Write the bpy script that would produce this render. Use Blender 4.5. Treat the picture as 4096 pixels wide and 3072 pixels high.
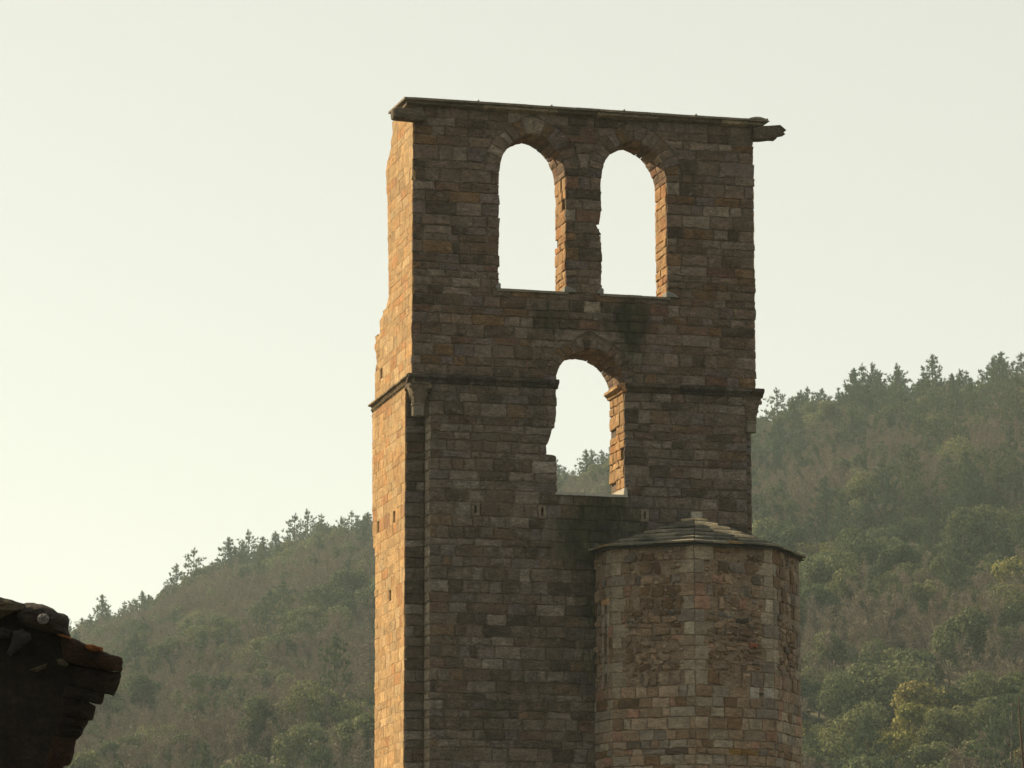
import bpy, math, random
import numpy as np
from mathutils import Vector, Matrix, geometry

for o in list(bpy.data.objects):
    bpy.data.objects.remove(o)
S = bpy.context.scene
COL = S.collection
R = math.radians

# ------------------------------------------------------------------ camera
F = 14813.0                      # focal length in pixels of the 4096 px wide photograph
PITCH = math.atan(1443.5 / 8000)
EYE = Vector((0, 0, 1.7))
cd = bpy.data.cameras.new('camera')
cd.sensor_width = 36
cd.lens = 36 * F / 4096
cd.clip_start = 0.5
cd.clip_end = 30000
cam = bpy.data.objects.new('camera', cd)
COL.objects.link(cam)
cam.location = EYE
cam.rotation_euler = (math.pi / 2 + PITCH, 0, 0)
S.camera = cam

# ------------------------------------------------------------------ world, sun, exposure
T = math.atan(.2541)             # the front of the tower is turned by this angle
U = Vector((math.cos(T), math.sin(T), 0))
V = Vector((-math.sin(T), math.cos(T), 0))
SUN_EL = R(30)
SUN_A = R(54)
sh = (-U * math.cos(SUN_A) + V * math.sin(SUN_A)).normalized()
SUN = (sh * math.cos(SUN_EL) + Vector((0, 0, math.sin(SUN_EL)))).normalized()
W = bpy.data.worlds.new('World')
S.world = W
W.use_nodes = True
nt = W.node_tree
bg = nt.nodes['Background']
sky = nt.nodes.new('ShaderNodeTexSky')
sky.sky_type = 'NISHITA'
sky.sun_disc = False
sky.sun_elevation = SUN_EL
sky.sun_rotation = math.atan2(SUN.x, SUN.y)
sky.altitude = 200
sky.air_density = 0.8
sky.dust_density = 0.6
sky.ozone_density = 0.6
hs = nt.nodes.new('ShaderNodeHueSaturation')
hs.inputs['Saturation'].default_value = 0.45
nt.links.new(sky.outputs[0], hs.inputs['Color'])
tint = nt.nodes.new('ShaderNodeMix')
tint.data_type, tint.blend_type = 'RGBA', 'MULTIPLY'
tint.inputs['Factor'].default_value = 1
tint.inputs['B'].default_value = (1.0, .912, .715, 1)
nt.links.new(hs.outputs[0], tint.inputs['A'])
veil = nt.nodes.new('ShaderNodeMix')             # thin, even high haze over the clear sky
veil.data_type = 'RGBA'
veil.inputs['Factor'].default_value = .5
veil.inputs['B'].default_value = (5.5, 5.5, 4.85, 1)
nt.links.new(tint.outputs['Result'], veil.inputs['A'])
nt.links.new(veil.outputs['Result'], bg.inputs['Color'])
bg.inputs['Strength'].default_value = 0.068
ld = bpy.data.lights.new('sun', 'SUN')
ld.energy = 5.0
ld.angle = R(0.6)
ld.color = (1.0, 0.77, 0.46)
sun = bpy.data.objects.new('sun', ld)
COL.objects.link(sun)
sun.location = (-60, 60, 80)
sun.rotation_euler = SUN.to_track_quat('Z', 'Y').to_euler()
vs = S.view_settings
vs.view_transform = 'Standard'
vs.look = 'None'
vs.gamma = 1
vs.use_curve_mapping = False
vs.exposure = 1.25
S.cycles.use_denoising = True
S.cycles.max_bounces = 6
S.cycles.volume_bounces = 1

# ------------------------------------------------------------------ pixel helpers (pixels of the 4096x3072 photograph)
CP, SP_ = math.cos(PITCH), math.sin(PITCH)
def ray(px, py):
    x, y = (px - 2048) / F, (1536 - py) / F
    return Vector((x, CP - y * SP_, SP_ + y * CP))
_d = ray(1650, 1154)
P0 = EYE + _d * (92 / _d.y)
P0.z = 0
def front(px, py, v=0.0):
    """pixel -> (u, z) on the plane v = const of the tower"""
    d = ray(px, py)
    t = ((P0 - EYE).dot(V) + v) / d.dot(V)
    p = EYE + d * t
    return ((p - P0).dot(U), p.z)
def side(px, py, u=0.0):
    """pixel -> (v, z) on the plane u = const of the tower"""
    d = ray(px, py)
    t = ((P0 - EYE).dot(U) + u) / d.dot(U)
    p = EYE + d * t
    return ((p - P0).dot(V), p.z)
def atY(px, py, y):
    d = ray(px, py)
    return EYE + d * (y / d.y)

# ------------------------------------------------------------------ materials
def new_mat(name):
    m = bpy.data.materials.new(name)
    m.use_nodes = True
    n = m.node_tree.nodes
    b = n['Principled BSDF']
    b.inputs['Specular IOR Level'].default_value = 0.15
    b.inputs['Roughness'].default_value = 0.9
    return m, m.node_tree, b
def N(nt, typ, **kw):
    n = nt.nodes.new(typ)
    for k, v in kw.items():
        setattr(n, k, v)
    return n
def noise(nt, co, scale, detail=4, rough=.6, vec_scale=None):
    if vec_scale:
        mp = N(nt, 'ShaderNodeMapping')
        mp.inputs['Scale'].default_value = vec_scale
        nt.links.new(co, mp.inputs['Vector'])
        co = mp.outputs[0]
    t = N(nt, 'ShaderNodeTexNoise')
    t.inputs['Scale'].default_value = scale
    t.inputs['Detail'].default_value = detail
    t.inputs['Roughness'].default_value = rough
    nt.links.new(co, t.inputs['Vector'])
    return t.outputs['Fac']
def ramp(nt, fac, lo, hi, a=0.0, b=1.0):
    m = N(nt, 'ShaderNodeMapRange')
    m.inputs['From Min'].default_value = lo
    m.inputs['From Max'].default_value = hi
    m.inputs['To Min'].default_value = a
    m.inputs['To Max'].default_value = b
    nt.links.new(fac, m.inputs['Value'])
    return m.outputs[0]
def mixc(nt, fac, a, b, blend='MIX'):
    m = N(nt, 'ShaderNodeMix', data_type='RGBA', blend_type=blend)
    for sock, val in ((m.inputs['Factor'], fac), (m.inputs['A'], a), (m.inputs['B'], b)):
        if hasattr(val, 'is_output'):
            nt.links.new(val, sock)
        else:
            sock.default_value = val if not isinstance(val, tuple) else (*val, 1)
    return m.outputs['Result']
def math_(nt, op, a, b):
    m = N(nt, 'ShaderNodeMath', operation=op)
    for i, val in enumerate((a, b)):
        if hasattr(val, 'is_output'):
            nt.links.new(val, m.inputs[i])
        else:
            m.inputs[i].default_value = val
    return m.outputs[0]

def stone_mat(name, lichen=.35, base=None, grain=1.0, bump=.5, streak=(1, 1, 2.2), speck=.5, patch=0):
    """colour from the per-stone attribute 'blk' (alpha = damp stain), broken up by grain, lichen and stain"""
    m, nt, b = new_mat(name)
    tc = N(nt, 'ShaderNodeTexCoord')
    co = tc.outputs['Object']
    if base is None:
        at = N(nt, 'ShaderNodeAttribute', attribute_name='blk')
        col, alpha = at.outputs['Color'], at.outputs['Alpha']
    else:
        rgb = N(nt, 'ShaderNodeRGB')
        rgb.outputs[0].default_value = (*base, 1)
        col, alpha = rgb.outputs[0], None
    n1 = noise(nt, co, 2.3, 5, .65, streak)
    n2 = noise(nt, co, 9, 6, .75, streak)
    n3 = noise(nt, co, 34, 3, .7)
    f = math_(nt, 'MULTIPLY', ramp(nt, n1, .3, .7, 1 - .25 * grain, 1 + .25 * grain),
              math_(nt, 'MULTIPLY', ramp(nt, n2, .3, .7, 1 - .42 * grain, 1 + .42 * grain),
                    ramp(nt, n3, .3, .7, 1 - .3 * grain, 1 + .3 * grain)))
    cf = N(nt, 'ShaderNodeCombineColor')
    for i in range(3):
        nt.links.new(f, cf.inputs[i])
    col = mixc(nt, 1.0, col, cf.outputs[0], 'MULTIPLY')
    if patch:                                        # smeared pointing mortar over parts of the wall
        np_ = noise(nt, co, .75, 5, .72)
        col = mixc(nt, ramp(nt, np_, .52, .66, 0, patch), col, (.135, .103, .078))
    # pale lichen spots
    nl = noise(nt, co, 4.5, 8, .82)
    fl = math_(nt, 'MULTIPLY', ramp(nt, nl, .56, .66), lichen)
    col = mixc(nt, fl, col, (.26, .24, .20))
    # dark specks (soot and black lichen)
    nd = noise(nt, co, 8, 6, .82)
    fd = math_(nt, 'MULTIPLY', ramp(nt, nd, .57, .66), speck)
    col = mixc(nt, fd, col, (.035, .03, .024))
    if alpha is not None:
        ns = noise(nt, co, 1.7, 7, .78, (1.7, 1, .5))
        fs = ramp(nt, math_(nt, 'ADD', alpha, math_(nt, 'MULTIPLY', math_(nt, 'SUBTRACT', ns, .5), 2.4)), .32, 1.0, 0, .93)
        ng = noise(nt, co, 3.2, 4, .7)
        stain = mixc(nt, ramp(nt, ng, .4, .65), (.02, .017, .012), (.038, .042, .022))
        col = mixc(nt, fs, col, stain)
    nt.links.new(col, b.inputs['Base Color'])
    bp = N(nt, 'ShaderNodeBump')
    bp.inputs['Strength'].default_value = bump
    bp.inputs['Distance'].default_value = .04
    h = math_(nt, 'ADD', n2, math_(nt, 'MULTIPLY', n3, .5))
    nt.links.new(h, bp.inputs['Height'])
    nt.links.new(bp.outputs[0], b.inputs['Normal'])
    return m

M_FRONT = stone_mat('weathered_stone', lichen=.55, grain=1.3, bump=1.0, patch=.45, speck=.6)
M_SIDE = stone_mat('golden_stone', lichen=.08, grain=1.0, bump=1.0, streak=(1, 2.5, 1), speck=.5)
M_RUBBLE = stone_mat('rubble_stone', lichen=.3, grain=1.0, bump=.8)
M_MORTAR = stone_mat('mortar', base=(.15, .12, .092), lichen=.2, bump=.8)
M_MORTAR_TAN = stone_mat('tan_mortar', base=(.27, .20, .14), lichen=.25, bump=.9, grain=1.1)
M_MORTAR_GOLD = stone_mat('golden_mortar', base=(.36, .27, .17), lichen=.1, bump=.8)
M_SLATE = stone_mat('stone_slate', lichen=.3, bump=.5)
M_PALE = stone_mat('pale_cap', base=(.36, .35, .32), lichen=.1, bump=.3, grain=.5, speck=.2)
M_TILE = stone_mat('old_tile', lichen=.02, bump=.9, speck=.6)
M_PALE_BLK = stone_mat('pale_stone', lichen=.15, grain=.6, speck=.25, bump=.3)
M_HOLE = stone_mat('hole_shadow', base=(.06, .045, .03), lichen=0)

def leaf_mat(name, cols, var=.5, trans=.25):
    m, nt, b = new_mat(name)
    oi = N(nt, 'ShaderNodeObjectInfo')
    cr = N(nt, 'ShaderNodeValToRGB')
    el = cr.color_ramp.elements
    el[0].color = (*cols[0], 1)
    el[1].color = (*cols[-1], 1)
    for i, c in enumerate(cols[1:-1]):
        e = el.new((i + 1) / (len(cols) - 1))
        e.color = (*c, 1)
    nt.links.new(oi.outputs['Random'], cr.inputs[0])
    gi = N(nt, 'ShaderNodeNewGeometry')
    f = ramp(nt, gi.outputs['Random Per Island'], 0, 1, 1 - var, 1 + var)
    cf = N(nt, 'ShaderNodeCombineColor')
    for i in range(3):
        nt.links.new(f, cf.inputs[i])
    col = mixc(nt, 1.0, cr.outputs[0], cf.outputs[0], 'MULTIPLY')
    nt.links.new(col, b.inputs['Base Color'])
    if trans:
        out = nt.nodes['Material Output']
        tr = N(nt, 'ShaderNodeBsdfTranslucent')
        nt.links.new(col, tr.inputs['Color'])
        mx = N(nt, 'ShaderNodeMixShader')
        mx.inputs[0].default_value = trans
        nt.links.new(b.outputs[0], mx.inputs[1])
        nt.links.new(tr.outputs[0], mx.inputs[2])
        nt.links.new(mx.outputs[0], out.inputs['Surface'])
    return m
M_PINE = leaf_mat('pine_needles', [(.042, .066, .038), (.056, .080, .044), (.072, .094, .050)])
M_OAK = leaf_mat('holm_oak_leaves', [(.052, .074, .036), (.080, .10, .046), (.125, .136, .062)])
M_YELLOW = leaf_mat('spring_leaves', [(.17, .17, .045), (.14, .15, .045), (.19, .17, .06)])
M_TWIG = leaf_mat('bare_twigs', [(.140, .115, .088), (.170, .142, .108), (.155, .122, .098)], trans=0)
M_BARK, _nt, _b = new_mat('bark')
_b.inputs['Base Color'].default_value = (.075, .058, .045, 1)

# ------------------------------------------------------------------ mesh helpers
class MB:
    """collects faces with a colour per vertex and links them as ONE mesh object"""
    def __init__(s):
        s.v, s.f, s.c = [], [], []
    def add(s, verts, faces, cols):
        b = len(s.v)
        s.v += [tuple(p) for p in verts]
        s.f += [tuple(i + b for i in f) for f in faces]
        if isinstance(cols, tuple):
            s.c += [cols] * len(verts)
        else:
            s.c += cols
    def mesh(s, name, mat):
        me = bpy.data.meshes.new(name)
        me.from_pydata(s.v, [], s.f)
        me.update()
        ca = me.color_attributes.new('blk', 'FLOAT_COLOR', 'POINT')
        ca.data.foreach_set('color', np.array(s.c, dtype=np.float32).ravel())
        me.materials.append(mat)
        return me
    def build(s, name, mat, parent=None):
        o = bpy.data.objects.new(name, s.mesh(name, mat))
        COL.objects.link(o)
        if parent is not None:
            o.parent = parent
        return o
def tag(o, label=None, cat=None, group=None, kind=None):
    if label: o['label'] = label
    if cat: o['category'] = cat
    if group: o['group'] = group
    if kind: o['kind'] = kind
    return o
def empty(name, loc=(0, 0, 0), rz=0):
    o = bpy.data.objects.new(name, None)
    COL.objects.link(o)
    o.location = loc
    o.rotation_euler = (0, 0, rz)
    return o

rng = random.Random(7)
def ru(a, b): return rng.uniform(a, b)

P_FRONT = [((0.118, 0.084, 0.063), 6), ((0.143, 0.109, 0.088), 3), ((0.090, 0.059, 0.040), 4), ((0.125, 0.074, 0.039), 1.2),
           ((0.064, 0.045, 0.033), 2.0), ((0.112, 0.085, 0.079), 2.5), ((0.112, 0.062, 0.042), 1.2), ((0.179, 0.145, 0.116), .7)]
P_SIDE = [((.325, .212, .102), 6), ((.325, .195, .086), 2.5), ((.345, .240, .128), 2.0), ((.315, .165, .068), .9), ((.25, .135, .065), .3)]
P_RUB = [((0.209, 0.147, 0.100), 5), ((0.168, 0.113, 0.073), 3), ((0.252, 0.188, 0.140), 3), ((0.126, 0.075, 0.041), 1.5), ((0.218, 0.129, 0.092), 1.2),
         ((0.143, 0.117, 0.101), 1.6)]
P_QUOIN = [((0.224, 0.186, 0.142), 3), ((0.191, 0.162, 0.130), 2), ((0.172, 0.131, 0.096), 1)]
def pick(pal):
    t = rng.random() * sum(w for _, w in pal)
    for c, w in pal:
        t -= w
        if t <= 0:
            break
    k = ru(.84, 1.16)
    return tuple(x * k for x in c)

def block(mb, c4, n, h, col, depth=.06, gap=.012, bev=.025, jit=.012, rnd=.0, stain=None, hj=.008, mot=.14):
    """one stone: c4 = four corners of its face (counter-clockwise seen from outside), n = outward normal"""
    c = [Vector(p) for p in c4]
    n = Vector(n)
    cen = sum(c, Vector()) / 4
    a = (c[1] - c[0])
    if a.length < .02 or (c[3] - c[0]).length < .02:
        a = c[2] - c[3]
    a = a.normalized() if a.length > 1e-6 else Vector((0, 0, 1)).cross(n)
    b = n.cross(a)
    gap *= ru(.15, 1.35)
    size = min((c[1] - c[0]).length + (c[2] - c[3]).length, (c[3] - c[0]).length + (c[2] - c[1]).length) / 2
    bev = min(bev, size * .25)
    out = []
    for i in range(4):
        p, q = c[i], c[(i + 1) % 4]
        out.append(p + (cen - p) * rnd * ru(.5, 1.2))
        out.append((p + q) / 2)
    ring = []
    for p in out:
        d = cen - p
        L = d.length
        p = p + (d * (gap * 1.3 / L) if L > gap * 3 else Vector())
        ring.append(p + a * ru(-jit, jit) + b * ru(-jit, jit))
    vs = [p - n * depth for p in ring]
    vs += [p + n * (h - bev * ru(.5, 1.1)) for p in ring]
    for p in ring:
        d = cen - p
        vs.append(p + d * min(.45, bev * 1.2 / max(d.length, 1e-4)) + n * (h + ru(-hj, hj)))
    vs.append(cen + n * (h + ru(0, hj * 2)))
    fs = []
    for r in (0, 8):
        for i in range(8):
            j = (i + 1) % 8
            fs.append((r + i, r + j, r + 8 + j, r + 8 + i))
    for i in range(8):
        fs.append((16 + i, 16 + (i + 1) % 8, 24))
    cols = []
    for p in vs:
        k = ru(1 - mot, 1 + mot)
        cols.append((col[0] * k, col[1] * k, col[2] * k, stain(p) if stain else 0.0))
    mb.add(vs, fs, cols)

def rows(anchors, h, jit=.16):
    z = [anchors[0]]
    for a, b in zip(anchors[:-1], anchors[1:]):
        n = max(1, round((b - a) / h))
        hs_ = [1 + ru(-jit, jit) for _ in range(n)]
        t = sum(hs_)
        for x in hs_:
            z.append(z[-1] + (b - a) * x / t)
        z[-1] = b
    return z

class Opening:
    """window outline on a wall plane: jambs (poly-lines in z) and a round head"""
    def __init__(s, cs, zc, r, sill, ring=.42, rise=1.0, left=None, right=None):
        s.cs, s.zc, s.r, s.sill, s.ring = cs, zc, r, sill, ring
        s.R = r * (rise * rise + 1) / 2              # radius of each half of the (pointed) head
        s.e = s.R - r                                # how far its centre lies beyond the middle
        s.al = math.acos(s.e / s.R)
        s.left = left or [(sill, cs - r), (zc, cs - r)]
        s.right = right or [(sill, cs + r), (zc, cs + r)]
    def head(s, off, n):
        """outline of the head from the right springing to the left one, moved outwards by off"""
        R_ = s.R + off
        al = math.acos(s.e / R_)
        a = [(s.cs - s.e + R_ * math.cos(al * i / n), s.zc + R_ * math.sin(al * i / n)) for i in range(n + 1)]
        return a + [(2 * s.cs - x, z) for x, z in reversed(a[:-1])]
    @staticmethod
    def _at(pl, z):
        if z <= pl[0][0]: return pl[0][1]
        for (za, sa), (zb, sb) in zip(pl[:-1], pl[1:]):
            if z <= zb:
                return sa + (sb - sa) * (z - za) / (zb - za + 1e-9)
        return pl[-1][1]
    def edges(s, z, zo):
        """clear interval of the stones at height z; zo = a height inside the row, to choose jamb or ring"""
        if zo <= s.sill: return None
        z += .03 * (1 if zo > z else -1)
        if zo < s.zc:
            return s._at(s.left, z), s._at(s.right, z)
        ro = s.R + s.ring
        d = ro * ro - (z - s.zc) ** 2
        if d <= 0: return None
        w = math.sqrt(d) - s.e
        if w <= 0: return None
        return s.cs - w, s.cs + w
class Hole:
    def __init__(s, s0, s1, z0, z1): s.a, s.b, s.z0, s.z1 = s0, s1, z0, z1
    def edges(s, z, zo):
        return (s.a, s.b) if s.z0 - 1e-6 <= zo <= s.z1 + 1e-6 else None

def lay(mb, P, n, zr, s_lo, s_hi, obst, wmin, wmax, pal, h=(.02, .05), skip=None, stain=None, end_jit=.03, first=None, **kw):
    """courses of stones between s_lo(z) and s_hi(z), leaving the obstacles free. P(s, z) -> point on the wall plane"""
    for z0, z1 in zip(zr[:-1], zr[1:]):
        zo = (z0 + z1) / 2
        cuts = []
        for o in obst:
            e0, e1 = o.edges(z0, zo), o.edges(z1, zo)
            if e0 is None and e1 is None: continue
            if e1 is None: e1 = ((e0[0] + e0[1]) / 2,) * 2
            if e0 is None: e0 = ((e1[0] + e1[1]) / 2,) * 2
            cuts.append((e0[0], e1[0], e0[1], e1[1]))
        cuts.sort()
        segs, l0, l1 = [], s_lo(z0) + ru(0, end_jit), s_lo(z1) + 0
        l1 = l0 if abs(s_lo(z0) - s_lo(z1)) < 1e-6 else l1
        for a0, a1, b0, b1 in cuts:
            segs.append((l0, l1, a0, a1))
            l0, l1 = b0, b1
        r0, r1 = s_hi(z0) - ru(0, end_jit), s_hi(z1)
        r1 = r0 if abs(s_hi(z0) - s_hi(z1)) < 1e-6 else r1
        segs.append((l0, l1, r0, r1))
        for a0, a1, b0, b1 in segs:
            if max(b0 - a0, b1 - a1) < .05: continue
            lo, hi = max(a0, a1), min(b0, b1)
            xs = [None]
            x = lo + (first(zo) if first else ru(.6, 1) * ru(wmin, wmax))
            while x < hi - wmin * .7:
                xs.append(x)
                x += ru(wmin, wmax) * (1 if rng.random() > .15 else .6)
            xs.append(None)
            for i in range(len(xs) - 1):
                p0, p1 = (a0, a1) if xs[i] is None else (xs[i], xs[i])
                q0, q1 = (b0, b1) if xs[i + 1] is None else (xs[i + 1], xs[i + 1])
                if p0 > q0: p0 = q0 = (p0 + q0) / 2
                if p1 > q1: p1 = q1 = (p1 + q1) / 2
                cs = ((p0 + q0 + p1 + q1) / 4, zo)
                if skip and skip(*cs): continue
                block(mb, [P(p0, z0), P(q0, z0), P(q1, z1), P(p1, z1)], n, ru(*h),
                      pal(cs) if callable(pal) else pick(pal), stain=stain, **kw)

def arc(cs, zc, r, n, a0=0.0, a1=math.pi):
    return [(cs + r * math.cos(a0 + (a1 - a0) * i / n), zc + r * math.sin(a0 + (a1 - a0) * i / n)) for i in range(n + 1)]

def panel(mb, outer, holes, P, col, back=None, depth=.5, through=(), stain=None):
    """flat wall core with holes; holes in `through` get reveals of length `back`, the others a closed recess"""
    loops = [outer] + list(holes) + list(through)
    vv = [[Vector((p[0], p[1], 0)) for p in l] for l in loops]
    tri = geometry.tessellate_polygon(vv)
    flat = [p for l in loops for p in l]
    todo = [[flat[i] for i in t] for t in tri]
    done = []
    while todo:
        t = todo.pop()
        e = [(math.hypot(t[i][0] - t[(i + 1) % 3][0], t[i][1] - t[(i + 1) % 3][1]), i) for i in range(3)]
        L, i = max(e)
        if not stain or L < .35:
            done.append(t)
            continue
        a, b, c = t[i], t[(i + 1) % 3], t[(i + 2) % 3]
        m = ((a[0] + b[0]) / 2, (a[1] + b[1]) / 2)
        todo += [[a, m, c], [m, b, c]]
    vs = [P(s, z, 0) for t in done for s, z in t]
    mb.add(vs, [(3 * i, 3 * i + 1, 3 * i + 2) for i in range(len(done))], [(*col, stain(p) if stain else 0.0) for p in vs])
    def skirt(l, d, cap):
        n = len(l)
        vs = [P(s, z, 0) for s, z in l] + [P(s, z, d) for s, z in l]
        fs = [(i, (i + 1) % n, n + (i + 1) % n, n + i) for i in range(n)]
        if cap: fs.append(tuple(range(n, 2 * n)))
        mb.add(vs, fs, (*col, 0.0))
    for l in holes: skirt(l, depth, True)
    if back:
        skirt(outer, back, False)
        for l in through: skirt(l, back, False)
        mb.add([P(s, z, back) for s, z in flat if 1], [tuple(t) for t in tri], (*col, 0.0)) if not holes else \
            mb.add([P(s, z, back) for s, z in outer + [p for l in through for p in l]],
                   [tuple(t) for t in geometry.tessellate_polygon([[Vector((p[0], p[1], 0)) for p in l] for l in [outer] + list(through)])], (*col, 0.0))

def shade(c, k): return tuple(x * k for x in c)
def box(mb, lo, hi, col, jit=0):
    x0, y0, z0 = lo
    x1, y1, z1 = hi
    vs = [(x0, y0, z0), (x1, y0, z0), (x1, y1, z0), (x0, y1, z0), (x0, y0, z1), (x1, y0, z1), (x1, y1, z1), (x0, y1, z1)]
    vs = [tuple(c + ru(-jit, jit) for c in p) for p in vs]
    mb.add(vs, [(3, 2, 1, 0), (4, 5, 6, 7), (0, 1, 5, 4), (1, 2, 6, 5), (2, 3, 7, 6), (3, 0, 4, 7)], (*col, 0.0))
def loft(mb, rings, col, caps=True, close=True):
    n = len(rings[0])
    b = [p for r in rings for p in r]
    fs = []
    for k in range(len(rings) - 1):
        for i in range(n if close else n - 1):
            j = (i + 1) % n
            fs.append((k * n + i, k * n + j, (k + 1) * n + j, (k + 1) * n + i))
    if caps:
        fs.append(tuple(reversed(range(n))))
        fs.append(tuple(range((len(rings) - 1) * n, len(rings) * n)))
    mb.add(b, fs, [(*shade(col, ru(.85, 1.15)), 0.0) for _ in b] if isinstance(col, tuple) else col)
# ================================================================== the ruined tower
tower = tag(empty('bell_tower', P0, T),
            'tall ruined stone bell wall with three open arches and a stair turret', 'tower')
def Fp(s, z): return Vector((s, 0, z))
NF, NL, NR = (0, -1, 0), (-1, 0, 0), (1, 0, 0)

def opening(cx, cy, rx, sill_y, **kw):
    c, zc = front(cx, cy)
    return Opening(c, zc, front(rx, cy)[0] - c, front(cx, sill_y)[1], **kw)
W1 = opening(2129.3, 703.5, 2261, 1164, rise=1.23)
W2 = opening(2535.4, 711.7, 2665, 1185, rise=1.21)
W1.zc = W2.zc = (W1.zc + W2.zc) / 2
W1.sill = W2.sill = (W1.sill + W2.sill) / 2
for w in (W1, W2):
    w.left = [(w.sill, w.cs - w.r), (w.zc, w.cs - w.r)]
    w.right = [(w.sill, w.cs + w.r), (w.zc, w.cs + w.r)]
_ln = front(2406, 900)[1]
W2.left = [(W2.sill, W2.cs - W2.r), (_ln - .12, W2.cs - W2.r + .01), (_ln - .02, W2.cs - W2.r - .17), (_ln + .02, W2.cs - W2.r - .17),
           (_ln + .08, W2.cs - W2.r + .0), (W2.zc, W2.cs - W2.r)]
W3 = opening(2360, 1532.5, 2497, 1977, ring=.30)
ZST = front(2100, 1513, -.12)[1]          # top of the string course
ZSB = ZST - .22
W3.zc = ZST - .05
W3.left = [(z, u) for u, z in reversed([front(*p) for p in ((2226, 1551), (2229, 1611), (2225, 1665), (2223, 1703), (2207, 1720), (2201, 1758),
           (2188, 1779), (2182, 1806), (2190, 1817), (2222, 1820), (2229, 1855), (2231, 1972))])]
W3.right = [(front(2497, 1983)[1], front(2497, 1800)[0]), (W3.zc, front(2497, 1560)[0])]
ZLEDGE = front(2200, 1819)[1]
W3.sill = front(2360, 1977)[1]
ZTOP = front(2100, 452)[1]
UR = front(3020, 900)[0]
UN, UNR = front(1717, 2300)[0], front(2989, 2000)[0]       # inner edges of the two corner notches
UL2, UR2 = front(1638, 2300)[0], front(3011, 2300, .55)[0]
TU, TLO, ND = 1.08, 1.45, .55
ZB = 3.0

G = []
for px, py, rx, ry, k in ((2175, 1290, 80, 140, .85), (2525, 1330, 90, 190, 1.0), (2440, 1290, 180, 60, .5), (2150, 1640, 45, 150, .6),
                          (2460, 2090, 170, 140, 1.05), (2310, 2120, 90, 110, .7), (2400, 2400, 80, 380, 1.05), (2200, 2750, 260, 300, .45),
                          (2230, 2250, 120, 130, .5), (1735, 1560, 45, 120, .6), (1900, 2900, 200, 200, .35), (2130, 1500, 500, 30, .35),
                          (2290, 620, 60, 120, .35), (2330, 900, 70, 260, .45), (2950, 1050, 110, 330, .35), (2150, 480, 500, 30, .35), (2880, 2120, 90, 40, .9)):
    u, z = front(px, py)
    G.append((u, z, rx / 161, ry / 161, k))
def stain(p):
    s = 0
    for u, z, a, b, k in G:
        s += k * math.exp(-((p[0] - u) / a) ** 2 - ((p[2] - z) / b) ** 2)
    return min(1, s)

rU = rows([ZST + .02, W1.sill, W1.zc, ZTOP], .262, .36)
rL = rows([ZB, W3.sill, ZLEDGE, front(2207, 1712)[1], ZSB + .02], .262, .36)
def snap(rr, z):
    for a, b in zip(rr[:-1], rr[1:]):
        if a <= z < b: return a, b

def pal_up(c): return pick(P_FRONT)
def pal_lo(c):
    col = pick(P_FRONT)
    g = sum(col) / 3
    return tuple(.7 * x + .3 * y for x, y in zip(col, (g * 1.03, g, g * .95)))


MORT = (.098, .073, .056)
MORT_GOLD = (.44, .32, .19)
def hole_path(w, e):
    """outline of an opening, e = how far the wall core stays behind the dressed stones"""
    p = [(w.left[0][1] - e, w.sill - .02), (w.right[0][1] + e, w.sill - .02)]
    p += [(s + e, z) for z, s in w.right[1:-1] if z < w.zc - .02]
    p += w.head(e, 12)
    p += [(s - e, z) for z, s in reversed(w.left[1:-1]) if z < w.zc - .02]
    return p
def arch_stones(mb, w, T, n, z_min=-9, depth_cuts=2):
    """voussoirs: faces on the front and on the soffit; n per half"""
    for sg in (1, -1):
        cuts = [0.0] + sorted((k + ru(-.22, .22)) / n for k in range(1, n)) + [1.0]
        for f0, f1 in zip(cuts[:-1], cuts[1:]):
            t0, t1 = f0 * w.al, f1 * w.al
            rg = w.ring * ru(.75, 1.1)
            def q(t, r):
                if f1 == 1 and t == t1 and r > w.R: t = math.acos(min(1, w.e / r))
                return (w.cs + sg * (r * math.cos(t) - w.e), w.zc + r * math.sin(t))
            c4 = [q(t0, w.R), q(t0, w.R + rg), q(t1, w.R + rg), q(t1, w.R)]
            if max(p[1] for p in c4) >= z_min:
                c4 = [(p[0], max(p[1], z_min)) for p in c4]
                block(mb, [Fp(*p) for p in c4], NF, ru(.015, .04), pal_up(0), stain=stain, depth=.12, gap=.008, jit=.014, mot=.2)
            ts = [0.0] + sorted(T * (k + ru(-.25, .25)) / depth_cuts for k in range(1, depth_cuts)) + [T]
            tm = (t0 + t1) / 2
            if w.zc + w.R * math.sin(t1) < z_min: continue
            for a, b in zip(ts[:-1], ts[1:]):
                c = pick(P_FRONT)
                block(mb, [Vector((q(t, w.R)[0], v, q(t, w.R)[1])) for t, v in ((t0, a), (t1, a), (t1, b), (t0, b))],
                      (-sg * math.cos(tm), 0, -math.sin(tm)), ru(0, .02), (c[0] * 1.35, c[1] * 1.25, c[2] * 1.1), depth=.3, bev=.012, gap=.004)
def reveals(w, zr, T, parent):
    zr = [z for z in zr if w.sill - 1e-6 <= z <= w.zc + .03]
    for edge, n in ((w.right, NL), (w.left, NR)):
        mb = MB()
        for z0, z1 in zip(zr[:-1], zr[1:]):
            P = lambda s, z, m=(z0 + z1) / 2: Vector((w._at(edge, z + (.03 if m > z else -.03)), s, z))
            lay(mb, P, n, [z0, z1], lambda z: .012, lambda z: T, [], .3, .7, lambda c: tuple(x * k for x, k in zip(pick(P_SIDE), (.86, .80, .78))), h=(-.012, .014), end_jit=.06, depth=.09, bev=.015, gap=.008, skip=lambda s, z: rng.random() < .06, jit=.018, mot=.25)
        mb.build('window_reveal', M_SIDE, parent)
def P_SIDE_pal(c): return pick(P_SIDE)

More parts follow.
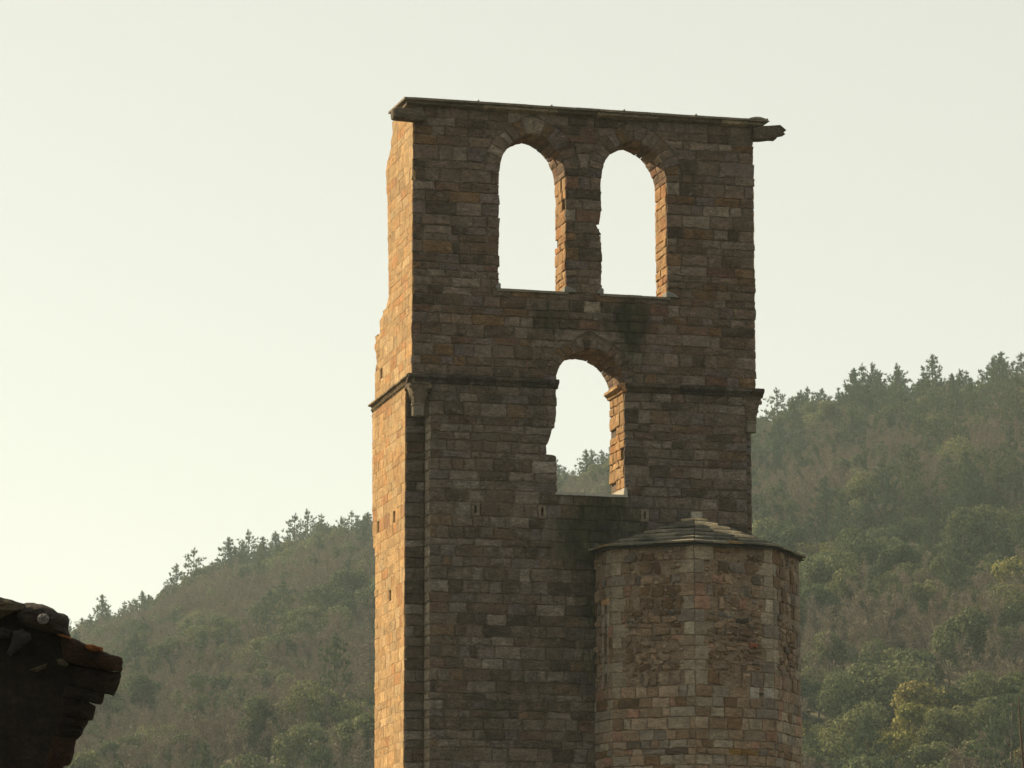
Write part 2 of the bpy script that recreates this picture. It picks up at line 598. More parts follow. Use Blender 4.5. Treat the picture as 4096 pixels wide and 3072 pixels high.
# ---- upper wall with the twin bell openings
mb = MB()
n3 = [p for p in W3.head(.07, 12) if p[1] > ZST - .02]
up_outer = [(.06, ZST - .02), (n3[-1][0], ZST - .02)] + list(reversed(n3[1:-1])) + \
    [(n3[0][0], ZST - .02), (UR - .06, ZST - .02), (UR - .06, ZTOP + .1), (.06, ZTOP + .1)]
panel(mb, up_outer, [], lambda s, z, d: Vector((s, .006 + d, z)), MORT, back=TU, through=[hole_path(W1, .07), hole_path(W2, .07)], stain=stain)
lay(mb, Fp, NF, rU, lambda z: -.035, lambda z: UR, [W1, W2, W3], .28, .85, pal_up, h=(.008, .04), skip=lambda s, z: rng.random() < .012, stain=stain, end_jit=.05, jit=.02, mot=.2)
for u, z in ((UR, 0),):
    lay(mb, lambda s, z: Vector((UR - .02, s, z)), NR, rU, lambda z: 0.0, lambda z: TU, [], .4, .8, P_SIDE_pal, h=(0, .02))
upper = mb.build('upper_wall', M_FRONT, tower)

reveals(W1, rU, TU, upper)
reveals(W2, rU, TU, upper)
mb = MB(); arch_stones(mb, W1, TU, 8); mb.build('arch_ring', M_FRONT, upper)
mb = MB(); arch_stones(mb, W2, TU, 8); mb.build('arch_ring', M_FRONT, upper)

def sill(w, T, col, up, z0=None):
    mb = MB()
    z = w.sill
    a, b = w.left[0][1] - .07, w.right[0][1] + .07
    n = 5
    for i in range(n):
        box(mb, (a + (b - a) * i / n, -.075, z - .05 + ru(-.004, .004)), (a + (b - a) * (i + 1) / n - .006, T, z + .012 + ru(-.004, .004)), col, .004)
    if up:
        box(mb, (w.right[0][1] - .03, -.055, z + .0), (w.right[0][1] + .06, T - .02, z + up * .55), col, .006)
        box(mb, (w.right[0][1] - .018, -.045, z + up * .56), (w.right[0][1] + .06, T - .03, z + up), col, .006)
    return mb
def foot(mb, u, sgn, z):
    """grey mortar fillet at the foot of a jamb"""
    L, H = .34, .15
    sec = [(0, 0), (L * .5, 0), (L, 0), (L * .9, H * .35), (L * .55, H * .8), (.06, H), (0, H * .9)]
    r = []
    for v, k in ((-.1, .8), (-.06, 1), (.3, 1)):
        r.append([(u + sgn * (x * k - .05), v, z + y * k) for x, y in sec])
    loft(mb, r, (.15, .15, .14))
for w in (W1, W2):
    mb = sill(w, TU, (.15, .135, .11), .10)
    foot(mb, w.right[0][1], 1, w.sill + .01)
    if w is W2: foot(mb, w.left[0][1], -.5, w.sill + .01)
    else: foot(mb, w.left[0][1], -.35, w.sill + .01)
    mb.build('window_sill', M_PALE_BLK, upper)

# ---- lower wall
HOLES_F = []
for px, py in ((1901, 2021), (2168, 2030), (2578, 2056)):
    u, z = front(px, py)
    HOLES_F.append(Hole(u - .10, u + .10, *snap(rL, z)))
HOLES_D = []
for px, py, w_ in ():
    u, z = front(px, py)
    HOLES_D.append(Hole(u - w_, u + w_, *snap(rL, z)))
mb = MB()
TR = NDR = .5
lo_outer = [(UN + .03, 0), (UNR - .03, 0), (UNR - .03, ZSB + .1)] + \
    [(W3.right[-1][1] + .06, ZSB + .1)] + [(s + .06, z) for z, s in reversed(W3.right[:-1]) if z < ZSB] + \
    [(s - .06, z) for z, s in W3.left if z < ZSB] + [(W3.left[-1][1] - .06, ZSB + .1), (UN + .03, ZSB + .1)]
def rect(h, e=0.0): return [(h.a - e, h.z0 - e), (h.b + e, h.z0 - e), (h.b + e, h.z1 + e), (h.a - e, h.z1 + e)]
panel(mb, lo_outer, [rect(h, -.045) for h in HOLES_F + HOLES_D], lambda s, z, d: Vector((s, .006 + d, z)), MORT, back=TLO, depth=.16, stain=stain)
lay(mb, Fp, NF, rL, lambda z: UN - .0, lambda z: UNR, [W3] + HOLES_F + HOLES_D, .26, .78, pal_lo, h=(.006, .04), skip=lambda s, z: rng.random() < .012, stain=stain, end_jit=.012, jit=.02, mot=.2)
# corner notches: back faces and the flank facing left
for a, b in ((UL2, UN), (UNR, UR2)):
    box(mb, (a + .03, ND + .03, 0), (b, TLO, ZSB + .1), MORT)
    lay(mb, lambda s, z: Vector((s, ND, z)), NF, rL, lambda z: a, lambda z: b, [], .3, .6, pal_lo, h=(.01, .03), end_jit=.0)
lay(mb, lambda s, z: Vector((UN, s, z)), NL, rL, lambda z: .012, lambda z: ND, [], .25, .5, lambda c: tuple(x * 1.15 for x in pick(P_QUOIN)), h=(.0, .012), end_jit=.0)
lay(mb, lambda s, z: Vector((UNR, s, z)), NR, rL, lambda z: .012, lambda z: ND, [], .25, .5, pal_lo, h=(.0, .012), end_jit=.0)
lower = mb.build('lower_wall', M_FRONT, tower)
reveals(W3, rL + [ZST], TLO, lower)
mb = MB(); arch_stones(mb, W3, TLO, 9, z_min=ZST - .03, depth_cuts=3); mb.build('arch_ring', M_FRONT, lower)
sill(W3, TLO, (.30, .295, .27), .2).build('window_sill', M_PALE_BLK, lower)
for h in HOLES_F:
    mb = MB()
    c = (.16, .128, .098)
    z0, z1, t = h.z0 + .01, h.z1 - .01, .07
    for lo, hi in (((h.a, 0, z0), (h.a + t, 0, z1)), ((h.b - t, 0, z0), (h.b, 0, z1)), ((h.a + t, 0, z0), (h.b - t, 0, z0 + t)), ((h.a + t, 0, z1 - t), (h.b - t, 0, z1))):
        box(mb, (lo[0], -.035 + ru(0, .006), lo[2]), (hi[0], .12, hi[2]), shade(c, ru(.9, 1.1)), .004)
    mb.build('putlog_hole', M_FRONT, lower)

# ---- broken return wall on the left
vU = sorted(((z, v) for v, z in (side(*p) for p in ((1586, 478), (1570, 507), (1568, 541), (1563, 557), (1565, 617), (1550, 636), (1551, 671), (1543, 687),
     (1546, 752), (1550, 774), (1553, 1045), (1556, 1208), (1537, 1248), (1536, 1272), (1519, 1286), (1516, 1340), (1502, 1356), (1500, 1405),
     (1508, 1416), (1504, 1475), (1496, 1503), (1501, 1541), (1499, 1585)))))
vL = sorted(((z, v) for v, z in (side(px, py, UL2) for px, py in ((1491, 1633), (1489, 1665), (1490, 2018), (1490, 2100), (1492, 2168), (1501, 2194),
     (1502, 2278), (1500, 2646), (1498, 3072)))))
fU = lambda z: Opening._at(vU, z)
fL = lambda z: Opening._at(vL, z)
HOLES_S = []
for px, py, rr, uu in ((1526, 1508, rU, 0), (1513, 2087, rL, UL2), (1577, 2045, rL, UL2), (1561, 2400, rL, UL2)):
    v, z = side(px, py, uu)
    a, b = snap(rr, z)
    HOLES_S.append(Hole(v - .15, v + .15, a, b))
mb = MB()
def rough(f, zz): return [(f(z) - .07 - ru(0, .05), z) for z in zz]
zz = [ZST + i * (ZTOP + .25 - ZST) / 40 for i in range(41)]
panel(mb, [(TU, ZST)] + rough(fU, zz) + [(TU, ZTOP + .25)] if False else [(.05, ZST)] + rough(fU, zz) + [(.05, ZTOP + .25)],
      [rect(HOLES_S[0], -.02)], lambda s, z, d: Vector((.0 + d, s, z)), MORT_GOLD, back=1.1, depth=.7)
zz = [i * ZSB / 40 for i in range(41)]
panel(mb, [(ND + .05, 0)] + rough(fL, zz) + [(fU(ZST + .1), ZSB + .2), (ND + .05, ZSB + .2)], [rect(h, -.02) for h in HOLES_S[1:]],
      lambda s, z, d: Vector((UL2 + d, s, z)), MORT_GOLD, back=1.1, depth=.7)
rUs = rU[:-1] + [ZTOP + .2]
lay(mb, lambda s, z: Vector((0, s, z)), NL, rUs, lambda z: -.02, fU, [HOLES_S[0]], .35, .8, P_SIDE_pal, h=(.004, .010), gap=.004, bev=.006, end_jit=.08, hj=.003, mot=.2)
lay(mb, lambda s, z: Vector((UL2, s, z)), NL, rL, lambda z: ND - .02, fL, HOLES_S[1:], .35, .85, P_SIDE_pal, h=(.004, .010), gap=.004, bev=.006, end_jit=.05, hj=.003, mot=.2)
# ragged stones on the broken end, seen edge on
for f, zr, u0 in ((fU, rUs, 0.0), (fL, rL, UL2)):
    for a, b in zip(zr[:-1], zr[1:]):
        x = u0 - .01
        while x < u0 + 1.0:
            w_ = ru(.2, .45)
            v = f((a + b) / 2)
            d = ru(-.12, .05) if x > u0 + .2 else ru(-.03, .02)
            block(mb, [(x, v + d, a), (x + w_, v + d, a), (x + w_, v + d, b), (x, v + d, b)], (0, 1, 0), .03, pick(P_SIDE), depth=.3, jit=.025, rnd=.1)
            x += w_
mb.build('return_wall', M_SIDE, tower)

# ---- string course
def moulding(mb, prof, path_fn, s0, s1, pal, step=.55, gap=.006, st=None):
    s = s0
    while s < s1 - .05:
        e = min(s1, s + ru(.7, 1.3) * step)
        if s1 - e < .2: e = s1
        dj = ru(-.012, .012)
        c = pal((s, 0))
        r1 = [path_fn(s + gap, o + dj * (i % 7 < 5) + ru(-.004, .004), z + ru(-.004, .004)) for i, (o, z) in enumerate(prof)]
        r2 = [path_fn(e - gap, o + dj * (i % 7 < 5) + ru(-.004, .004), z + ru(-.004, .004)) for i, (o, z) in enumerate(prof)]
        mid = [((Vector(a) + Vector(b)) / 2 + Vector((0, ru(-.006, .006), ru(-.006, .006)))) for a, b in zip(r1, r2)]
        rings = [r1, mid, r2]
        cols = [(*shade(c, ru(.85, 1.15)), st(p) if st else 0.0) for r in rings for p in r]
        loft(mb, rings, cols)
        s = e
pal_string = lambda c: tuple(x * .62 for x in pal_lo(c))
prof = [(-.05, 0), (.14, .005), (.185, -.02), (.19, -.085), (.15, -.11), (.09, -.15), (.05, -.21), (-.05, -.22)]
mb = MB()
fpath = lambda s, o, z: Vector((s, -o, ZST + z))
moulding(mb, prof, fpath, -.14, W3.left[-1][1] + .035, pal_string, st=stain)
mb.build('string_course', M_FRONT, tower)
mb = MB()
moulding(mb, prof, fpath, W3.right[-1][1] - .0, UR + .15, pal_string, st=stain)
mb.build('string_course', M_FRONT, tower)
mb = MB()
moulding(mb, [(o, z) for o, z in prof], lambda s, o, z: Vector((W3.cs + W3.r - o * .75, s, ZST + z)), -.1, TLO, P_SIDE_pal)
mb.build('impost', M_SIDE, tower)
mb = MB()
moulding(mb, prof, lambda s, o, z: Vector((UR - .02 + o, s, ZST + z)), -.03, TLO, pal_string)
mb.build('string_course', M_FRONT, tower)
mb = MB()
vend = side(1474, 1618, -.15)[0]
sp = [(-.05, 0), (.10, .0), (.16, -.03), (.16, -.07), (.12, -.085), (.03, -.09), (.02, -.20), (.06, -.21), (.06, -.23), (-.05, -.24)]
spath = lambda s, o, z: Vector((-o, s, ZST + z))
grey_gold = lambda c: pick([((.17, .13, .08), 1), ((.13, .098, .06), 1), ((.21, .165, .105), 1)])
moulding(mb, sp, spath, -.12, vend, grey_gold, step=.7)
v = 0.0
while v < vend - .08:                      # carved billets
    for k, (o, z) in enumerate(((.075, -.118), (.07, -.178))):
        vv = v + (.06 if k else 0)
        L = ru(.055, .075)
        r = .034
        rings = [[(-(o + r * math.cos(a)), vv + t, ZST + z + r * math.sin(a)) for a in [i * math.pi / 4 for i in range(8)]] for t in (0, L)]
        loft(mb, rings, grey_gold(0))
    v += .125
mb.build('carved_string_course', M_SIDE, tower)

# ---- capitals with the stubs of the lost corner shafts
def capital(px, py0, py1, py2, rad, w_top, v=.13):
    u, ztop = front(px, py0, v)
    zneck, zend = front(px, py1, v)[1], front(px, py2, v)[1]
    ztop = ZSB + .01
    mb = MB()
    H = ztop - zneck
    rings = []
    for k in range(9):
        t = k / 8
        hw = rad * 1.02 + (w_top / 2 - rad) * t ** 1.3
        sq = t ** 1.1
        r = []
        for i in range(24):
            a = 2 * math.pi * i / 24 + math.pi / 4
            c, s = math.cos(a), math.sin(a)
            m = max(abs(c), abs(s))
            q = hw * ((1 - sq) + sq / m * .98)
            leaf = 1 + .07 * math.cos(8 * a) * math.sin(math.pi * min(1, t * 1.5)) * (1 if t < .7 else .5)
            r.append((u + q * c * leaf, v + q * s * leaf, zneck + H * (t * .86)))
        rings.append(r)
    loft(mb, rings, (.115, .09, .065))
    hw = w_top / 2
    box(mb, (u - hw * 1.03, v - hw * 1.03, ztop - H * .13), (u + hw * 1.03, v + hw * 1.03, ztop), (.08, .062, .046), .012)
    for t, k, sz in ((.42, .80, .075), (.78, 1.03, .085)):          # crockets curling out at the corners
        for sx in (-1, 1):
            for sy in (-1, 1):
                q = (rad + (hw - rad) * t) * k
                cx, cy, cz = u + sx * q, v + sy * q, zneck + H * t
                rr = []
                for j in range(5):
                    b = -math.pi / 2 + math.pi * j / 4
                    rr.append([(cx + sz * .6 * math.cos(b) * math.cos(a), cy + sz * .6 * math.cos(b) * math.sin(a), cz + sz * math.sin(b) * .8)
                               for a in [i * math.pi / 3 for i in range(6)]])
                loft(mb, rr, (.15, .12, .085))
    cap = mb.build('capital', M_FRONT, tower)
    mb = MB()
    rings = []
    for z, r in ((zend - .01, rad * .3), (zend, rad * .97), (zend + .03, rad), (zneck - .05, rad), (zneck - .045, rad * 1.13), (zneck - .008, rad * 1.13), (zneck, rad)):
        rings.append([(u + r * math.cos(2 * math.pi * i / 20), v + r * math.sin(2 * math.pi * i / 20), z + ru(-.006, .006)) for i in range(20)])
    loft(mb, rings, (.14, .122, .098))
    mb.build('shaft_stub', M_PALE_BLK, cap)
capital(1673, 1531, 1616, 1665, .162, .54)
capital(2998, 1608, 1688, 1731, .162, .46, v=.16)

# ---- cornice, coping slab and water spouts
VF = -.32
uA, zA = front(1619, 393, VF)
uB, zB_ = front(3070, 472, VF)
zSl = (zA + zB_) / 2
vBk = side(1553, 447, uA)[0]
rise = side(1553, 447, uA)[1] - zSl
mb = MB()
n = 15
for i in range(n):
    a, b = uA + (uB - uA) * i / n, uA + (uB - uA) * (i + 1) / n - .004
    j = ru(-.005, .005)
    t = .055
    vs = []
    for u in (a, (a + b) / 2, b):
        k = ru(-.006, .006)
        vs += [(u, VF + k, zSl - t + j), (u, VF + k, zSl + j), (u, vBk, zSl + rise + j), (u, vBk, zSl + rise - t + j)]
    fs = []
    for s_ in (0, 4):
        for q in range(4):
            fs.append((s_ + q, s_ + (q + 1) % 4, s_ + 4 + (q + 1) % 4, s_ + 4 + q))
    fs += [(3, 2, 1, 0), (8, 9, 10, 11)]
    mb.add(vs, fs, (*shade((.17, .145, .11), ru(.85, 1.15)), 0.0))
    if i % 3 == 2:
        box(mb, (b - .012, VF - .005, zSl - .01), (b + .02, VF + .25, zSl + .035), (.12, .11, .10))
# warped last slab at the right end
vs, fs = [], []
for i in range(7):
    u = uB - .5 + .55 * i / 6
    up = .05 * math.sin(math.pi * min(1, i / 5.2)) - (.05 if i == 6 else 0)
    th = .05 if i < 6 else .01
    vs += [(u, VF - .02, zSl + .0 + up - (.04 if i < 6 else 0)), (u, VF - .02, zSl + .012 + up), (u, .8, zSl + .02 + up + rise * .5), (u, .8, zSl + up + rise * .5 - th)]
for i in range(6):
    for q in range(4):
        fs.append((4 * i + q, 4 * i + (q + 1) % 4, 4 * i + 4 + (q + 1) % 4, 4 * i + 4 + q))
fs += [(3, 2, 1, 0), (24, 25, 26, 27)]
mb.add(vs, fs, (.2, .18, .14, 0.0))
coping = mb.build('coping_slab', M_FRONT, tower)
zc0, zc1 = zSl - .05, ZTOP - .02
h = zc0 - zc1
cp = [(-.3, h), (.215, h), (.22, h * .35), (.19, h * .26), (.13, h * .16), (.07, h * .06), (.03, 0), (-.3, 0)]
mb = MB()
moulding(mb, cp, lambda s, o, z: Vector((s, -o, zc1 + z)), front(1627, 410, -.22)[0], front(3056, 500, -.22)[0], lambda c: pick([((.20, .16, .115), 3), ((.12, .09, .065), 2), ((.24, .20, .145), 2)]), step=.85, st=lambda p: .25)
mb.build('cornice', M_FRONT, tower)

def spout(name, rings, col):
    mb = MB()
    loft(mb, rings, col)
    return mb.build(name, M_FRONT, tower)
# left spout: thick stone beam with a rounded head
ua, za = front(1568, 455, -.12)
ub = front(1706, 478, -.12)[0]
rings = []
for t, hh, ww, dz in ((0, .10, .14, 0), (.03, .14, .19, 0), (.12, .155, .21, 0), (.5, .155, .21, -.005), (.8, .145, .20, -.03), (.93, .11, .17, -.05), (1, .05, .1, -.08)):
    u = ua + (ub - ua) * t
    rings.append([(u + ru(-.01, .01), -.10 + ww * (.98 * math.copysign(abs(math.cos(a)) ** .5, math.cos(a))), za + dz + hh * math.copysign(abs(math.sin(a)) ** .5, math.sin(a)) + ru(-.008, .008))
                  for a in [2 * math.pi * i / 16 for i in range(16)]])
spout('water_spout', rings, (.09, .07, .05))
# right spout: carved beast head with an open mouth
pl = [(840, 770), (980, 715), (1165, 700), (1310, 695), (1500, 682), (1690, 668), (1790, 752), (1890, 838), (1805, 852), (1790, 905), (1855, 960), (1765, 978), (1660, 992),
      (1620, 1040), (1560, 1118), (1400, 1105), (1240, 1128), (1090, 1142), (975, 1142), (850, 1150)]
pl = [front(2900 + x / 7.9, 420 + y / 7.9, 0) for x, y in pl]
cu, cz = sum(p[0] for p in pl) / len(pl), sum(p[1] for p in pl) / len(pl)
rings = []
for v, k in ((-.20, .86), (-.17, .97), (-.05, 1.0), (.12, .98), (.16, .85)):
    rings.append([(cu + (u - cu) * k, v, cz + (z - cz) * k) for u, z in pl])
spout('water_spout', rings, (.075, .056, .04))
# ================================================================== the round (eight sided) stair turret
TUC, TVC, TRR, TPH = 7.3724, .4872, 2.8634, -0.23792
OCT = [(TUC + TRR * math.sin(TPH + k * math.pi / 4), TVC - TRR * math.cos(TPH + k * math.pi / 4)) for k in range(-2, 6)]   # E B A C D G ..
A_ = OCT[2]
ZEV = front(2781, 2176, A_[1])[1]
zz_c = front(2500, 2745, -1.5)[1]         # below this the walls are coursed ashlar
zr_low = rows([ZB, zz_c], .25, .35)
zr_q = rows([zz_c, ZEV], .33, .25)             # quoin courses of the rubble part
zr_r = []
for a, b in zip(zr_q[:-1], zr_q[1:]):
    zr_r += [a, a + (b - a) * ru(.35, .65)] if rng.random() < .75 else [a]
zr_r.append(zr_q[-1])
def facet_spot(px, py, i):
    """pixel -> (s, z) on facet i (between corner i and i + 1)"""
    p, q = Vector((*OCT[i], 0)), Vector((*OCT[i + 1], 0))
    n = (q - p).normalized().cross(Vector((0, 0, 1)))
    d, e = ray(px, py), EYE - P0
    R_ = Matrix.Rotation(-T, 3, 'Z')
    d, e = R_ @ d, R_ @ e
    t = (p - e).dot(n) / d.dot(n)
    x = e + d * t
    return (x - p).dot((q - p).normalized()), x.z
SPOTS = {1: [(323, 1252, .2, .12, (.12, .08, .045)), (485, 410, .12, .12, (.11, .06, .045)), (620, 575, .14, .08, (.10, .065, .04)), (500, 580, .12, .09, (.14, .09, .05)),
             (660, 1555, .22, .1, (.09, .065, .05)), (390, 395, .2, .08, (.26, .12, .08)), (455, 1410, .2, .12, (.12, .09, .07)), (475, 990, .13, .12, (.36, .25, .17)),
             (380, 1500, .2, .1, (.13, .10, .07)), (480, 855, .11, .06, (.11, .08, .06)), (680, 770, .2, .14, (.40, .35, .27))],
         2: [(870, 418, .2, .1, (.10, .075, .045)), (1018, 398, .13, .08, (.11, .085, .06)), (860, 838, .16, .08, (.07, .05, .04)), (858, 985, .2, .1, (.16, .10, .05)),
             (900, 885, .15, .06, (.07, .055, .04)), (1018, 1565, .3, .12, (.20, .115, .035)), (940, 625, .13, .06, (.10, .085, .075)), (935, 690, .14, .09, (.15, .14, .13)),
             (850, 910, .2, .09, (.14, .13, .12)), (1155, 1205, .3, .22, (.36, .33, .29)), (985, 840, .1, .09, (.12, .08, .055)), (1165, 640, .2, .15, (.36, .32, .25)),
             (1025, 750, .13, .05, (.06, .05, .04)), (1100, 900, .1, .06, (.24, .09, .06)), (1050, 840, .1, .08, (.12, .075, .05))]}
FACET = {}
turret_mb = MB()
TM = (.18, .132, .094)
loop_slot = None
for i in range(0, 6):
    p, q = Vector((*OCT[i], 0)), Vector((*OCT[i + 1], 0))
    a = (q - p).normalized()
    n = a.cross(Vector((0, 0, 1)))
    L = (q - p).length
    holes = []
    if i == 0:
        zt, zb = facet_spot(2300 + 178 / 1.548, 2000 + 655 / 1.548, 0)[1], facet_spot(2300 + 178 / 1.548, 2000 + 1135 / 1.548, 0)[1]
        holes = [Hole(L - .45, L - .25, zb, zt)]
    if i == 1:
        s, z = facet_spot(2300 + 505 / 1.548, 2000 + 1350 / 1.548, 1)
        holes = [Hole(s - .1, s + .1, z - .12, z + .12)]
    if i == 2:
        s, z = facet_spot(2300 + 1155 / 1.548, 2000 + 1205 / 1.548, 2)
        s2, z2 = facet_spot(2300 + 880 / 1.548, 2000 + 1345 / 1.548, 2)
        holes = [Hole(s - .05, s + .05, z - .05, z + .05), Hole(s2 - .17, s2 + .17, z2 - .12, z2 + .1)]
    deep = .12 if i == 2 else .6
    panel(turret_mb, [(0, 0), (L, 0), (L, ZEV + .05), (0, ZEV + .05)],
          [rect(h) for h in holes if i == 0] + ([rect(h) for h in holes] if i in (1, 2) else []),
          lambda s, z, d, p=p, a=a, n=n: p + a * s - n * (.02 + d) + Vector((0, 0, z)), TM, depth=.5 if i == 0 else .08)
    FACET[i] = (p, a, n, L, holes)
    if i > 4: continue
    spots = [(*facet_spot(2300 + x / 1.548, 2000 + y / 1.548, i), w, h, c) for x, y, w, h, c in SPOTS.get(i, [])]
    def spot_col(c, spots=spots):
        for s, z, w, h, col in spots:
            if abs(c[0] - s) < w and abs(c[1] - z) < h: return shade(col, .8 * ru(.9, 1.1))
        return None
    P = lambda s, z, p=p, a=a: p + a * s + Vector((0, 0, z))
    lay(turret_mb, P, n, zr_low, lambda z: 0, lambda z: L, holes, .2, .65, lambda c: spot_col(c) or pick(P_RUB if rng.random() < .72 else P_QUOIN),
        h=(.004, .03), gap=.010, end_jit=0, bev=.018, jit=.016, mot=.2)
    # quoins
    for k, (z0, z1) in enumerate(zip(zr_q[:-1], zr_q[1:])):
        for e, sg in ((0, 1), (L, -1)):
            w = (.48 if (k + (sg > 0)) % 2 else .27) * ru(.85, 1.15)
            c = spot_col((e + sg * w / 2, (z0 + z1) / 2)) or (pick(P_QUOIN) if rng.random() < .75 else pick(P_RUB))
            s0, s1 = sorted((e, e + sg * w))
            block(turret_mb, [P(s0, z0), P(s1, z0), P(s1, z1), P(s0, z1)], n, ru(.006, .02), c, gap=.008, bev=.014)
    # rubble filling
    lay(turret_mb, P, n, zr_r, lambda z: .34, lambda z: L - .34, holes, .12, .46, lambda c: spot_col(c) or shade(pick(P_RUB), ru(.6, 1.12)),
        h=(-.004, .05), gap=.02, bev=.014, jit=.032, rnd=.12, end_jit=0, skip=lambda s, z: rng.random() < .27, hj=.014, mot=.22)
    # gallets: small stones pressed into the joints
    for _ in range(150 if i in (1, 2) else 50):
        s, z = ru(.3, L - .3), ru(zz_c, ZEV - .1)
        w, h = ru(.03, .09), ru(.02, .045)
        if any(hh.a - w < s < hh.b + w and hh.z0 - h < z < hh.z1 + h for hh in holes): continue
        block(turret_mb, [P(s - w, z - h), P(s + w, z - h), P(s + w, z + h), P(s - w, z + h)], n, ru(.005, .03), pick(P_RUB), gap=0, bev=.015, jit=.015, rnd=.25)
turret_wall = turret_mb.build('stair_turret', M_RUBBLE, tower)
# slit window of the stair
p, a, n, L, hs_ = FACET[0]
h = hs_[0]
mb = MB()
P = lambda s, z, d: p + a * s - n * d + Vector((0, 0, z))
for s0, s1 in ((h.a - .10, h.a + .0), (h.b, h.b + .10)):
    z = h.z0 - .02
    while z < h.z1:
        e = min(h.z1 + .02, z + ru(.45, .7))
        block(mb, [P(s0, z, 0), P(s1, z, 0), P(s1, e, 0), P(s0, e, 0)], n, .03, pick(P_QUOIN), gap=.006, depth=.2)
        z = e
block(mb, [P(h.a - .12, h.z1, 0), P(h.b + .12, h.z1, 0), P(h.b + .12, h.z1 + .16, 0), P(h.a - .12, h.z1 + .16, 0)], n, .035, (.36, .22, .12), gap=.004)
mb.build('slit_window', M_RUBBLE, turret_wall)

# ---- stone slate roof
ua_, za_ = front(2783, 2079, -.06)
APEX = Vector((ua_, .05, za_ + .06))
def eave(i, ov=.17):
    x, y = OCT[i]
    k = (TRR + ov) / TRR
    return Vector((TUC + (x - TUC) * k, TVC + (y - TVC) * k, ZEV - .0))
rf = MB()
P_SL = [((.125, .115, .095), 3), ((.16, .145, .118), 2), ((.09, .085, .075), 2), ((.20, .175, .135), 1.2), ((.20, .13, .06), .4)]
NK = 7
for i in range(0, 7):
    e0, e1 = eave(i), eave(i + 1)
    n = (e1 - e0).cross(APEX - e0).normalized()
    if n.z < 0: n = -n
    Lf = (e1 - e0).length
    rf.add([e0 - Vector((0, 0, .03)), e1 - Vector((0, 0, .03)), APEX - Vector((0, 0, .06))], [(0, 1, 2)], (.06, .055, .05, 0.0))
    c0, c1 = Vector((OCT[i][0], OCT[i][1], ZEV - .02)), Vector((OCT[i + 1][0], OCT[i + 1][1], ZEV - .02))
    rf.add([e0 - Vector((0, 0, .03)), e1 - Vector((0, 0, .03)), c1, c0], [(0, 1, 2, 3)], (.06, .055, .05, 0.0))
    for k in range(NK):
        t0, t1 = k / NK, min(1, (k + 1.25) / NK)
        t0 = max(0, t0 + ru(-.008, .008)) if k else 0
        a0, b0 = e0.lerp(APEX, t0), e1.lerp(APEX, t0)
        a1, b1 = e0.lerp(APEX, t1), e1.lerp(APEX, t1)
        w = (b0 - a0).length
        m = max(1, round(w / ru(.45, .6)))
        cut = [0] + sorted((j + ru(-.25, .25)) / m for j in range(1, m)) + [1]
        for x, y in zip(cut[:-1], cut[1:]):
            f = ru(-.012, .02) if k else ru(-.01, .012)
            dn = (a0 - a1).normalized() * f
            lift, lift2 = n * (.075 + ru(0, .02)), n * .01
            pts = [a0.lerp(b0, x) + dn, a0.lerp(b0, y) + dn, a1.lerp(b1, y), a1.lerp(b1, x)]
            th = n * ru(.04, .055)
            g = (pts[1] - pts[0]) * (.004 / max((pts[1] - pts[0]).length, .01))
            top = [pts[0] + lift + g, pts[1] + lift - g, pts[2] + lift2, pts[3] + lift2]
            md = (top[0] + top[1]) / 2 + n * ru(-.008, .012) + dn * .3
            bot = [top[0] - th, top[1] - th, top[2] - th, top[3] - th]
            md2 = md - th
            col = pick(P_SL)
            # sunlit patch near the wall, painted in as a paler slate colour
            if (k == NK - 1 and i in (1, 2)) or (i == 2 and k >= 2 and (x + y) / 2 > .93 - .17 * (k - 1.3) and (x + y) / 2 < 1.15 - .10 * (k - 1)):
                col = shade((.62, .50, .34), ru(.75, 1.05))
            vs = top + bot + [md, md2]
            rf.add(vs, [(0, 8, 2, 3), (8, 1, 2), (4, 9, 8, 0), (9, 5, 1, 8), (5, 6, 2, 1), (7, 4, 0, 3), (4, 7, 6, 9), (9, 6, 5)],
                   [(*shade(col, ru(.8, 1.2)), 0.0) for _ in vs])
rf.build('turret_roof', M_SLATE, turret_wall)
mb = MB()
u, z = front(2783, 2079, 0)
box(mb, (u - .14, -.12, z - .1), (u + .14, .1, z + .2), (.27, .25, .21), .02)
mb.build('ridge_stone', M_FRONT, turret_wall)
